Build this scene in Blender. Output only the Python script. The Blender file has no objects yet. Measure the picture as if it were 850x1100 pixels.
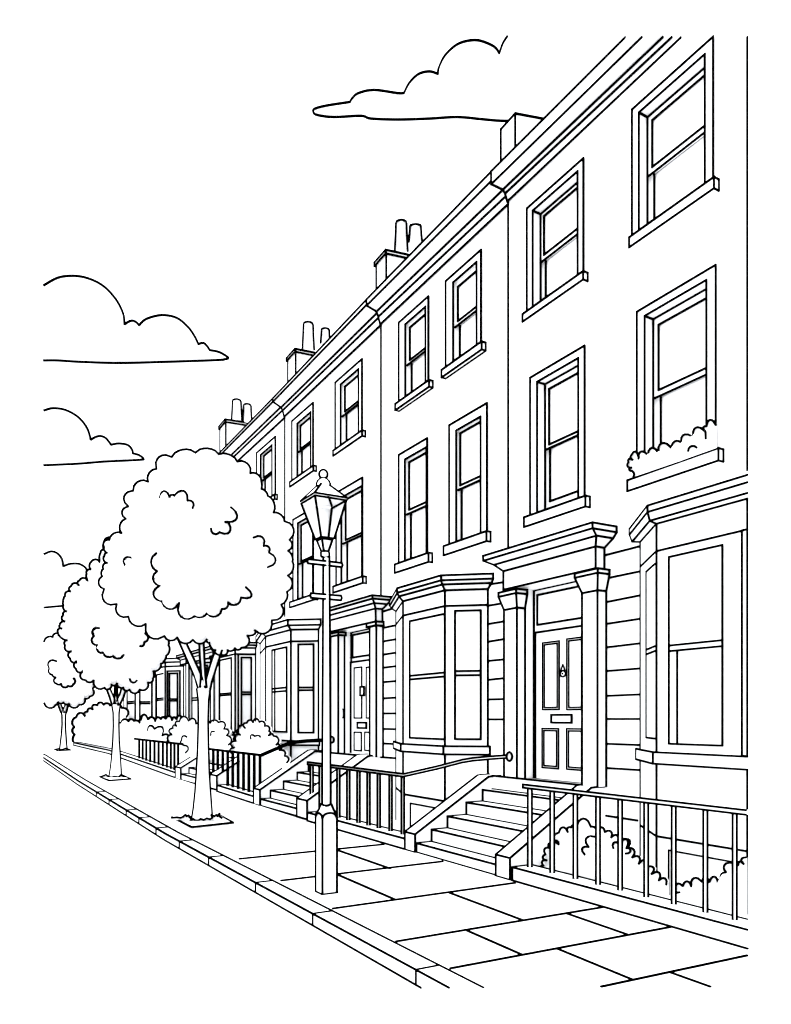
import bpy, math
from mathutils import Vector

# ------------------------------------------------------------------ survey of the street
# The street runs along +Y, the terrace stands on the plane X = 7, the camera is at eye height
# over the carriageway.  The helpers below turn sight lines from the survey into points on
# real planes (facade plane, kerb plane, ground, ...).
f = 822.724; CX = 425.0; HY = 772.0; EYE = 1.85
S3 = math.sqrt(3) / 2
XF = 7.0                      # facade plane
XB = 6.5                      # bay front plane
XP = 5.52                     # low wall front plane

def dep(x, y): return .5 * x + S3 * y
def F(px, py, X):
    D = f / S3 * X / (px + 50.0)
    return Vector((X, (D - .5 * X) / S3, EYE - (py - HY) * D / f))
def YX(px, X): return F(px, HY, X).y
def ZR(r, X): return EYE + X * r / S3
def At(px, py, D):
    u = (px - CX) * D / f
    return Vector((.5 * D + S3 * u, S3 * D - .5 * u, EYE - (py - HY) * D / f))
def G(px, py, z=0.0): return At(px, py, f * (EYE - z) / (py - HY))
def V(px, py, A, B):          # point seen at px on the upright plane through plan points A, B
    k = (px - CX) / f
    dx, dy = .5 + S3 * k, S3 - .5 * k
    ex, ey = B[0] - A[0], B[1] - A[1]
    det = dx * (-ey) - dy * (-ex)
    t = (A[0] * (-ey) - A[1] * (-ex)) / det
    x, y = dx * t, dy * t
    return Vector((x, y, EYE - (py - HY) * dep(x, y) / f))
def ZAT(x, y, py): return EYE - (py - HY) * dep(x, y) / f
def PXY(px, Y):               # X of the point seen at px on plane Y
    return V(px, HY, (0, Y), (10, Y)).x
def lerp(a, b, t): return a + (b - a) * t
def rise(y):                  # the street climbs a little with distance
    K = [(-1e4, 0), (12.5, 0), (15, .035), (22.5, .15), (33, .40), (44, .42), (1e4, .42)]
    for (a, u), (b, w) in zip(K, K[1:]):
        if y <= b: return lerp(u, w, (y - a) / (b - a))
    return .42

FWD = Vector((.5, S3, 0))
def side(p): v = Vector((p[0], p[1], 0)).normalized(); return Vector((v.y, -v.x, 0))   # across the line of sight
def near(p): return -Vector((p[0], p[1], 0)).normalized()
# ------------------------------------------------------------------ materials
def mat(name, col, rough=.9, noise=0.0):
    m = bpy.data.materials.new(name); m.use_nodes = True
    nt = m.node_tree; b = nt.nodes['Principled BSDF']
    b.inputs['Base Color'].default_value = (*col, 1); b.inputs['Roughness'].default_value = rough
    b.inputs['Specular IOR Level'].default_value = 0.0
    if noise:
        n = nt.nodes.new('ShaderNodeTexNoise'); n.inputs['Scale'].default_value = 6
        tc = nt.nodes.new('ShaderNodeTexCoord'); nt.links.new(tc.outputs['Object'], n.inputs['Vector'])
        r = nt.nodes.new('ShaderNodeMapRange'); r.inputs['To Min'].default_value = col[0] - noise
        r.inputs['To Max'].default_value = col[0] + noise
        nt.links.new(n.outputs['Fac'], r.inputs['Value'])
        cc = nt.nodes.new('ShaderNodeCombineColor')
        for k in range(3): nt.links.new(r.outputs['Result'], cc.inputs[k])
        nt.links.new(cc.outputs['Color'], b.inputs['Base Color'])
    return m
WHITE = mat('white_paint', (.88, .88, .88), .95, .01)
GROUND = mat('white_ground', (.88, .88, .88), .95, .01)
INK = mat('black_line', (.0, .0, .0), 1.0)

LW = 1.34                     # half width of the black lines, in the survey's units
coll = bpy.context.scene.collection

class MB:
    def __init__(s): s.v = []; s.f = []; s.m = []
    def poly(s, pts, m=0):
        i = len(s.v); s.v += [tuple(p) for p in pts]
        s.f.append(tuple(range(i, i + len(pts)))); s.m.append(m)
    def box(s, x0, x1, y0, y1, z0, z1, m=0):
        c = [(x, y, z) for x in (x0, x1) for y in (y0, y1) for z in (z0, z1)]
        i = len(s.v); s.v += c
        for q in ((0, 1, 3, 2), (4, 6, 7, 5), (0, 4, 5, 1), (2, 3, 7, 6), (0, 2, 6, 4), (1, 5, 7, 3)):
            s.f.append(tuple(i + k for k in q)); s.m.append(m)
    def ink(s, pts, closed=False, w=1.0, r=None):
        pts = [Vector(p) for p in pts]
        if closed: pts = pts + [pts[0]]
        if 1 < w < 1.3: w = 1.0
        def rad(p):
            D = dep(p.x, p.y); k = 1 if D < 12 or D > 60 else max(.76, 1 - (D - 12) * .022)
            return LW * w * k * D / f
        cam = Vector((0, 0, EYE))       # the lines stand a little proud of the faces, on the street side
        if r is None: pts = [p + (cam - p).normalized() * (rad(p) * .85) for p in pts]
        for a, b in zip(pts, pts[1:]):
            d = b - a
            if d.length < 1e-6: continue
            d.normalize()
            up = Vector((0, 0, 1)) if abs(d.z) < .9 else Vector((1, 0, 0))
            e1 = d.cross(up).normalized(); e2 = d.cross(e1)
            ra = rad(a) if r is None else r
            rb = rad(b) if r is None else r
            i = len(s.v); N = 6
            for (c, rr, sg) in ((a, ra, -1), (b, rb, 1)):
                for k in range(N):
                    t = 2 * math.pi * k / N
                    s.v.append(tuple(c + d * (sg * rr * .55) + (e1 * math.cos(t) + e2 * math.sin(t)) * rr))
            for k in range(N):
                j = (k + 1) % N
                s.f.append((i + k, i + j, i + N + j, i + N + k)); s.m.append(1)
            s.f.append(tuple(i + k for k in reversed(range(N)))); s.m.append(1)
            s.f.append(tuple(i + N + k for k in range(N))); s.m.append(1)
    def inkbox(s, x0, x1, y0, y1, z0, z1, top=None, w=1.0):
        """box + its visible edges: front face, near end, and top or underside"""
        s.box(x0, x1, y0, y1, z0, z1)
        s.ink([(x0, y0, z0), (x0, y1, z0), (x0, y1, z1), (x0, y0, z1)], True, w)
        s.ink([(x0, y0, z0), (x1, y0, z0), (x1, y0, z1), (x0, y0, z1)], False, w)
    def loft(s, rings, inkr=None, corners=True, cap=True, closed=False, ends=False):
        n = len(rings[0])
        for a, b in zip(rings, rings[1:]):
            for k in range(n if closed else n - 1):
                j = (k + 1) % n
                s.poly([a[k], a[j], b[j], b[k]])
        if cap:
            s.poly(rings[0]); s.poly(list(reversed(rings[-1])))
        for i, rg in enumerate(rings):
            if inkr is None or i in inkr: s.ink(rg, closed)
        if corners:
            for a, b in zip(rings, rings[1:]):
                for k in range(n):
                    if closed or ends or 0 < k < n - 1: s.ink([a[k], b[k]])
    def tube(s, path, radii, N=12, m=0):
        path = [Vector(p) for p in path]
        if not isinstance(radii, (list, tuple)): radii = [radii] * len(path)
        rings = []
        for i, p in enumerate(path):
            d = (path[min(i + 1, len(path) - 1)] - path[max(i - 1, 0)]).normalized()
            up = Vector((0, 0, 1)) if abs(d.z) < .9 else Vector((1, 0, 0))
            e1 = d.cross(up).normalized(); e2 = d.cross(e1)
            rings.append([p + (e1 * math.cos(2 * math.pi * k / N) + e2 * math.sin(2 * math.pi * k / N)) * radii[i] for k in range(N)])
        for a, b in zip(rings, rings[1:]):
            for k in range(N):
                j = (k + 1) % N; s.poly([a[k], a[j], b[j], b[k]], m)
        s.poly(rings[0], m); s.poly(rings[-1], m)
    def build(s, name, parent=None, base=None, **kw):
        me = bpy.data.meshes.new(name)
        o = bpy.data.objects.new(name, me); coll.objects.link(o)
        if base is None and parent is not None: base = Vector(parent['_b'])
        base = Vector(base) if base is not None else Vector((0, 0, 0))
        me.from_pydata([tuple(Vector(v) - base) for v in s.v], [], s.f)
        me.materials.append(kw.pop('mat', WHITE)); me.materials.append(INK)
        me.polygons.foreach_set('material_index', s.m); me.update()
        if parent is None: o.location = base
        else: o.parent = parent
        o['_b'] = tuple(base)
        for k, v in kw.items(): o[k] = v
        return o
def thing(name, base, label, category, group=None):
    o = bpy.data.objects.new(name, None); coll.objects.link(o); o.location = base
    o.empty_display_size = .2; o['_b'] = tuple(base); o['label'] = label; o['category'] = category
    if group: o['group'] = group
    return o

# ------------------------------------------------------------------ curved outlines
def arcs(cusps, b=.3, close=False, n=6):
    """scalloped line through cusps; an item may be (x, y) or (x, y, bulge of the arc that follows)"""
    out = []; m = len(cusps)
    for i in range(m if close else m - 1):
        p = cusps[i]; q = cusps[(i + 1) % m]
        bb = p[2] if len(p) > 2 else b
        dx, dy = q[0] - p[0], q[1] - p[1]
        for k in range(n):
            t = k / n
            o = bb * 4 * t * (1 - t)
            # fuller, rounder ends than a parabola
            o = bb * math.sqrt(max(0, 4 * t * (1 - t))) * .55 + o * .45
            out.append((p[0] + dx * t + dy * o, p[1] + dy * t - dx * o))
    if not close: out.append((cusps[-1][0], cusps[-1][1]))
    return out
def zoomed(pts, s, ox, oy): return [(p[0] / s + ox, p[1] / s + oy) + tuple(p[2:]) for p in pts]
def area(p): return sum(a[0] * b[1] - b[0] * a[1] for a, b in zip(p, p[1:] + p[:1]))

def blob(mb, contour, inked, plane, n, T, centre=None, squig=(), w=1.0, Tb=None, face=True, pw=1.0, io=.05):
    """a rounded solid whose outline is the contour: contour px list, inked = lists of px paths,
    plane(px,py) -> point, n = unit normal towards the viewer's side, T = half thickness"""
    cam = Vector((0, 0, EYE))
    c = plane(*centre)
    if face:                       # the widest section squarely faces the street camera's side
        n = (cam - c).normalized()
        def plane(x, y, c=c, n=n):
            d = At(x, y, 1.0) - cam
            return cam + d * ((c - cam).dot(n) / d.dot(n))
    P = [plane(*p[:2]) for p in contour]
    Tb = T if Tb is None else Tb
    S = [1, .97, .9, .8, .65, .45, .22]
    def prof(s): return max(0, 1 - s * s) ** pw
    for sg, TT in ((1, T), (-1, Tb)):
        rings = [[c + (p - c) * s + n * (sg * TT * prof(s)) for p in P] for s in S]
        m = len(P)
        for a, b in zip(rings, rings[1:]):
            for k in range(m):
                j = (k + 1) % m
                mb.poly([a[k], a[j], b[j], b[k]])
        top = c + n * (sg * TT)
        for k in range(m): mb.poly([rings[-1][k], rings[-1][(k + 1) % m], top])
    for path in inked: mb.ink([plane(*p[:2]) + n * (T * io) for p in path], w=w)
    # lines lying on the front of the solid
    e1 = Vector((0, 0, 1)).cross(n).normalized(); e2 = n.cross(e1)
    Q = [((p - c).dot(e1), (p - c).dot(e2)) for p in P]
    def height(q):
        a, b = (q - c).dot(e1), (q - c).dot(e2); R = math.hypot(a, b)
        if R < 1e-6: return T
        best = 1e9
        for (x1, y1), (x2, y2) in zip(Q, Q[1:] + Q[:1]):
            ex, ey = x2 - x1, y2 - y1; det = a * (-ey) + b * ex
            if abs(det) < 1e-12: continue
            t = (x1 * (-ey) + y1 * ex) / det; u = (a * y1 - b * x1) / det
            if t > 0 and -1e-6 <= u <= 1 + 1e-6: best = min(best, t)
        s = min(1, 1 / best)
        return T * prof(s)
    for path in squig:
        out = []
        for p in path:
            q = plane(*p[:2]); d = (q - cam).normalized(); q0 = q
            for _ in range(8):
                hh = height(q); q = q0 + d * (hh / d.dot(n))
            out.append(q)
        mb.ink(out, w=w)

# ------------------------------------------------------------------ clouds
def cloud(label, pts, s, ox, oy, ninked, D, centre):
    p = zoomed(pts, s, ox, oy)
    def dens(q):                       # smooth the surveyed outline a little
        out = []
        for i in range(len(q) - 1):
            for k in range(3):
                t = k / 3
                out.append((lerp(q[i][0], q[i + 1][0], t), lerp(q[i][1], q[i + 1][1], t)))
        return out + [q[-1]]
    mb = MB(); pl = lambda x, y: At(x, y, D)
    blob(mb, dens(p), [dens(p[:ninked])], pl, -FWD, D * .02, centre, pw=1.6, io=.4)
    o = mb.build('cloud', None, pl(*centre), label=label, category='cloud', group='flat-bottomed clouds in the sky')
def smooth(path):                      # Catmull-Rom through points; break at cusps marked with a third value
    out = []; n = len(path)
    for i in range(n - 1):
        p1, p2 = path[i], path[i + 1]
        p0 = path[i - 1] if i > 0 and len(p1) < 3 else p1
        p3 = path[i + 2] if i + 2 < n and len(p2) < 3 else p2
        for k in range(5):
            t = k / 5
            out.append(tuple(.5 * ((2 * p1[j]) + (-p0[j] + p2[j]) * t + (2 * p0[j] - 5 * p1[j] + 4 * p2[j] - p3[j]) * t * t + (-p0[j] + 3 * p1[j] - 3 * p2[j] + p3[j]) * t ** 3) for j in (0, 1)))
    return out + [path[-1][:2]]
C1 = smooth([(65,100),(120,70),(180,62),(240,72),(300,102),(350,155),(378,210),(384,253,1),(400,243),(415,239),(430,245),(441,257,1),(470,232),(530,217),(590,228),(635,265),(660,300),(675,331,1),(695,327),(710,340),(720,355,1),(755,362),(780,375),(793,386),(780,391),(740,395),(500,403),(350,406),(200,401),(120,396),(65,396)])
cloud('largest cloud at left with a tall round dome above a long flat base', C1, 3.696, 30, 280, len(C1), 160, (136, 384))
C2 = smooth([(65,596),(100,587),(150,594),(200,622),(235,665),(250,711,1),(270,700),(290,697),(310,706),(330,731,1),(360,726),(395,732),(412,750),(416,765,1),(440,772),(457,786),(440,791),(300,798),(200,806),(65,812)])
cloud('small low cloud just left of the big round tree top, below the tall domed one', C2, 3.696, 30, 280, len(C2), 165, (98, 491))
C3 = smooth([(40,82),(80,67),(115,78),(140,108),(150,150,1),(190,137),(240,138),(275,160),(288,188),(320,250),(330,310),(300,360,1),(150,375),(40,385)])
cloud('lowest cloud, partly hidden behind the crown of the middle tree', C3, 5.3125, 40, 580, len(C3), 170, (70, 625))
C4 = smooth([(682,28),(668,50),(656,83,1),(640,62),(600,44),(565,41),(520,54),(480,90),(460,130),(457,150,1),(430,142),(395,150),(365,178),(347,212,1),(325,212),(250,202),(200,212),(180,228),(172,241,1),(100,252),(60,262),(53,272),(65,283),(120,290),(208,286),(240,295),(330,298),(430,295),(520,290),(600,297),(660,302),(720,302)])
cloud('long cloud above the rooftops, its base running behind the nearest chimney', C4 + [(780,280),(860,180),(900,28)], 3.036, 320, 30, len(C4), 150, (470, 112))

# ------------------------------------------------------------------ ground, kerb, pavement
prof = [-12, -4, 0, 4, 8, 12.5, 15, 18, 22.5, 28, 33, 44, 60, 90, 200, 700, 3000]
def gz(y): return rise(y)
XK, XKI = 2.95, 3.155
mb = MB()
for a, b in zip(prof, prof[1:]):
    mb.poly([(-2500, a, gz(a) - .115), (2500, a, gz(a) - .115), (2500, b, gz(b) - .115), (-2500, b, gz(b) - .115)])
mb.ink([G(44, 795.2, .42 - .11), G(79, 793.8, .42 - .11)])
mb.build('road', None, mat=GROUND, kind='structure', label='plain white roadway')
mb = MB()
ys = [y for y in prof if -4 <= y <= 60]
for a, b in zip(ys, ys[1:]):
    mb.poly([(XKI, a, gz(a)), (9.9, a, gz(a)), (9.9, b, gz(b)), (XKI, b, gz(b))])
def seam(p, q): mb.ink([G(*p), G(*q)], w=1.3)
for p, q in [((257.5,923.2),(411.8,907.7)), ((302.4,946.5),(475.3,926)), ((357.8,976.5),(553,949)), ((425.9,1011.8),(648,975)),
             ((484.2,1040.7),(719.6,996.5)), ((646.2,1060.3),(802.5,1026.9)), ((362.4,913.7),(418.8,933.4)), ((364,940.6),(424,966.6)),
             ((484,959.9),(561,988.7)), ((502.8,1000.5),(561,1026)), ((609.4,981.9),(675.2,1004.7)), ((598.5,1019.4),(679.7,1052.8)), ((720.3,1045),(763,1060.3))]:
    seam(p, q)
mb.build('pavement', None, mat=GROUND, kind='structure', label='pavement of large staggered slabs')
mb = MB()
yend = YX(47, XK)
ky = [YX(482.4, XK), 6, 8, 10, 12.5, 15, 18, 22.5, 28, 33]
ys = [-4] + ky + [44, 60]
for a, b in zip(ys, ys[1:] ):
    za, zb = gz(a), gz(b)
    mb.poly([(XK, a, za), (XKI, a, za), (XKI, b, zb), (XK, b, zb)])
    mb.poly([(XK, a, za - .2), (XK, a, za), (XK, b, zb), (XK, b, zb - .2)])
def kl(X, dz, px0): 
    y0 = YX(px0, X); y1 = YX(47, X); yy = [y0] + [y for y in (6, 8, 10, 12.5, 15, 18, 22.5, 28, 33) if y0 < y < y1] + [y1]
    mb.ink([(X, y, gz(y) + dz) for y in yy], w=1.15)
kl(XKI, 0, 519.4); kl(XK, 0, 482.4); kl(XK, -.112, 452.4)
for px in (104, 117.6, 136, 149.6, 168, 193, 224.5, 274.8, 336.2, 447):
    y = YX(px, XK); z = gz(y)
    mb.ink([(XKI, y, z), (XK, y, z), (XK, y, z - .112)], w=1.0)
mb.build('kerb', None, mat=GROUND, kind='structure', label='kerb of long stones beside the road')

# ------------------------------------------------------------------ houses
def house(label, px_near, px_far, roof, base_z=-.3):
    y0 = YX(px_near, XF) + .002; y1 = YX(px_far, XF) - .002
    h = thing('terraced_house', (XF, (y0 + y1) / 2, rise((y0 + y1) / 2)), label, 'house', 'terraced houses along the street')
    return dict(o=h, y0=y0, y1=y1, roof=roof, holes=[], bz=base_z)
def finish_wall(H, lines=(), end=False, party=None, ztop=None):
    y0, y1 = H['y0'], H['y1']; zt = ZR(H['roof'][4], XF)
    mb = MB(); bz = H['bz']; rd = .24; zt += .12
    ysb = sorted({y0, y1, *[v for h in H['holes'] for v in h[:2]]}); zsb = sorted({bz, zt, *[v for h in H['holes'] for v in h[2:4]]})
    for a, b in zip(ysb, ysb[1:]):
        for c, d in zip(zsb, zsb[1:]):
            m, k = (a + b) / 2, (c + d) / 2
            if any(h[0] < m < h[1] and h[2] < k < h[3] for h in H['holes']): continue
            mb.poly([(XF, a, c), (XF, b, c), (XF, b, d), (XF, a, d)])
    for a, b, c, d in H['holes']:
        X2 = XF + rd
        mb.poly([(XF, a, c), (X2, a, c), (X2, b, c), (XF, b, c)]); mb.poly([(XF, a, d), (X2, a, d), (X2, b, d), (XF, b, d)])
        mb.poly([(XF, a, c), (X2, a, c), (X2, a, d), (XF, a, d)]); mb.poly([(XF, b, c), (X2, b, c), (X2, b, d), (XF, b, d)])
        mb.poly([(X2, a, c), (X2, b, c), (X2, b, d), (X2, a, d)])
    XE = 9.8
    mb.poly([(XF, y0, bz), (XE, y0, bz), (XE, y0, zt), (XF, y0, zt)]); mb.poly([(XF, y1, bz), (XE, y1, bz), (XE, y1, zt), (XF, y1, zt)])
    mb.poly([(XE, y0, bz), (XE, y1, bz), (XE, y1, zt), (XE, y0, zt)])
    for pa, pb in lines: mb.ink([F(pa[0], pa[1], XF), F(pb[0], pb[1], XF)])
    if party: mb.ink([F(party[0], party[1], XF), F(party[0], party[2], XF)])
    if end:   mb.ink([F(803, 40, XF), F(803, 505, XF)])
    mb.build('wall', H['o'])
def roof_cornice(H, r_far=None, clip=None, start_px=None):
    y0, y1 = H['y0'], H['y1']; rn = H['roof']; rf = r_far or rn
    Xs = [6.69, 6.69, 6.90, 6.94, 6.98]
    mb = MB(); A = []; B = []
    for X, a, b in zip(Xs, rn, rf):
        A.append(Vector((X, y0 - .001, ZR(a, X)))); B.append(Vector((X, y1 + .001, ZR(b, X))))
    A0 = [Vector((9.82, y0 - .001, A[0].z))] + A + [Vector((9.82, y0 - .001, A[-1].z))]
    B0 = [Vector((9.82, y1 + .001, B[0].z))] + B + [Vector((9.82, y1 + .001, B[-1].z))]
    n = len(A0)
    for k in range(n):
        j = (k + 1) % n; mb.poly([A0[k], A0[j], B0[j], B0[k]])
    mb.poly(A0); mb.poly(list(reversed(B0)))
    for k, (a, b) in enumerate(zip(A, B)):
        if clip: a = F(clip[k], 40, Xs[k])
        mb.ink([a, b])
    mb.ink([Vector(p) for p in B])
    mb.build('cornice', H['o'])
def chimney(H, L, tl, C, tc, R, tr, cap, pots, X=7.5):
    """street face from px L to px C, end face from px C to px R"""
    a = F(L, tl, X); b = F(C, tc, X); y = b.y
    c = V(R, tr, (0, y), (10, y)); k = (8.5 - X) / (c.x - X)
    c2 = b + (c - b) * k; mb = MB(); zb = 9.2
    t0, t1 = (.012, 0) if cap else (0, 0)
    a2 = Vector((c2.x, a.y, c2.z))
    P = [a, b, c2, a2]; Q = [Vector((p.x, p.y, zb)) for p in P]
    mb.loft([P, Q], inkr=[0], corners=True, closed=True)
    o = mb.build('chimney', H['o'])
    if cap:
        dz = cap; m2 = MB(); e = .03
        U = [a + Vector((-e, e, .004)), b + Vector((-e, -e, .004)), c2 + Vector((e, -e, .004)), a2 + Vector((e, e, .004))]
        W = [p + Vector((0, 0, -dz)) for p in U]
        m2.loft([U, W], closed=True); m2.build('chimney_cap', o)
    for (x0, x1, yt, yb) in pots:
        D = dep(X + .35, y + .2) if True else 0
        pm = MB(); xm = (x0 + x1) / 2; r = (x1 - x0) / 2 * D / f
        top = At(xm, yt, D); bot = At(xm, yb, D)
        nn = []; H_ = top.z - bot.z
        for t, rr in ((0, 1.14), (.5, 1.0), (.88, .93), (.95, .8), (.985, .5), (1, .1)):
            nn.append((lerp(bot.z, top.z, t), rr * r))
        pm.tube([(top.x, top.y, z) for z, _ in nn], [q for _, q in nn], 16)
        rt = side(top)
        Lp = [Vector((top.x, top.y, z)) - rt * q for z, q in nn]; Rp = [Vector((top.x, top.y, z)) + rt * q for z, q in nn]
        sh = -FWD * r * .7
        pm.ink([p + sh for p in Lp + list(reversed(Rp))], w=1.1)
        pm.build('chimney_pot', o)

def window(H, oL, oR, oT, iL, iR, iT, gL, railT, railB, sill, rec=.13, g2=None, gT=None, gB=None, under=False, outerR=True):
    """oL,oR,iL,iR px on the facade; oT,iT heights as ratios; gL px of the pane's far edge"""
    yOL, yOR = YX(oL, XF), YX(oR, XF); yIL, yIR = YX(iL, XF), YX(iR, XF)
    zO, zI = ZR(oT, XF), ZR(iT, XF)
    sL, sR, sT, sB = sill; XS = 6.92
    zS = ZR(sT, XS); zSb = ZR(sB, XS)
    H['holes'].append((yIR, yIL, zS, zI))
    XA = 6.985; Xg = XF + rec
    mb = MB()
    if yOL - yIL > .004: mb.box(XA, XF - .001, yIL, yOL, zS, zO)
    if yIR - yOR > .004: mb.box(XA, XF - .001, yOR, yIR, zS, zO)
    mb.box(XA, XF - .001, yIR, yIL, zI, zO)
    mb.ink([(XA, yOL, zS), (XA, yOL, zO), (XA, yOR, zO), (XA, yOR, zS)])
    mb.ink([(XA, yIL, zS), (XA, yIL, zI), (XA, yIR, zI), (XA, yIR, zS)])
    w = mb.build('window', H['o'])
    # upper sash
    yG = YX(gL, Xg); zT = zI if rec > .06 else zI
    st = (gT if gT is not None else None)
    zG = ZR(st, Xg) if st is not None else zI - (yIL - yG) * 1.1
    zr, zr2 = ZR(railT, Xg), ZR(railB, Xg)
    us = MB()
    us.box(Xg, Xg + .035, yG, yIL - .002, zr2, zI - .002); us.box(Xg, Xg + .035, yIR + .002, yG, zG, zI - .002)
    us.box(Xg, Xg + .035, yIR + .002, yG, zr2, zr)
    if rec > .06:
        us.ink([(XF, yIL, zI), (Xg, yIL, zI)]); us.ink([(Xg, yIL, zr2), (Xg, yIL, zI), (Xg, yIR, zI)])
    us.ink([(Xg, yIR, zr), (Xg, yG, zr), (Xg, yG, zG), (Xg, yIR, zG)]); us.ink([(Xg, yIR, zr2), (Xg, yIL, zr2)])
    us.build('upper_sash', w)
    p = MB(); p.box(Xg + .012, Xg + .018, yIR + .002, yG, zr, zG); p.build('pane', w)
    ls = MB(); X3 = Xg + .037; y2 = YX(g2, X3) if g2 else yG
    zb = ZR(gB, X3) if gB is not None else zS
    ls.box(X3, X3 + .03, y2, yIL - .002, zS, zr2 + .01)
    if gB is not None: ls.box(X3, X3 + .03, yIR + .002, y2, zS, zb); ls.ink([(X3, yIR, zb), (X3, y2, zb)])
    ls.ink([(X3, y2, zb), (X3, y2, zr2)])
    if rec > .06: ls.ink([(Xg, yIL, zS), (Xg, yIL, zr2)])
    ls.build('lower_sash', w)
    p = MB(); p.box(X3 + .012, X3 + .018, yIR + .002, y2, zb, zr2); p.build('pane', w)
    sl = MB(); a, b = YX(sR, XS), YX(sL, XS)
    sl.inkbox(XS, XF + .05, a, b, zSb, zS) if False else sl.box(XS, XF - .001, a, b, zSb, zS)
    sl.box(XF - .001, XF + .2, yIR + .001, yIL - .001, zSb, zS)
    sl.ink([(XS, a, zSb), (XS, b, zSb), (XS, b, zS), (XS, a, zS)], True)
    sl.ink([(XS, a, zSb), (XF, a, zSb), (XF, a, zS), (XS, a, zS)], w=.9)
    if under: sl.ink([(XS, b, zSb), (XF, b, zSb), (XF, a, zSb)], w=.8)
    sl.build('sill', w)
    return w

def off(pl, o):
    """offset a plan polyline (wall -> corners -> wall) outwards by o, its ends sliding along the wall"""
    if abs(o) < 1e-9: return [tuple(p) for p in pl]
    segs = []
    for a, b in zip(pl, pl[1:]):
        dx, dy = b[0] - a[0], b[1] - a[1]; L = math.hypot(dx, dy)
        nx, ny = dy / L, -dx / L              # polyline runs from far (+Y) to near: outwards is -X
        segs.append(((a[0] + nx * o, a[1] + ny * o), (b[0] + nx * o, b[1] + ny * o)))
    def X(s, t):
        (x1, y1), (x2, y2) = s; (x3, y3), (x4, y4) = t
        d = (x1 - x2) * (y3 - y4) - (y1 - y2) * (x3 - x4)
        a = x1 * y2 - y1 * x2; b = x3 * y4 - y3 * x4
        return ((a * (x3 - x4) - (x1 - x2) * b) / d, (a * (y3 - y4) - (y1 - y2) * b) / d)
    wall0 = ((pl[0][0], 0), (pl[0][0], 1))
    wall1 = ((pl[-1][0], 0), (pl[-1][0], 1))
    out = [X(segs[0], wall0)]
    for s, t in zip(segs, segs[1:]): out.append(X(s, t))
    out.append(X(segs[-1], wall1) if abs(segs[-1][0][0] - segs[-1][1][0]) > 1e-6 else segs[-1][1])
    return out

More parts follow.
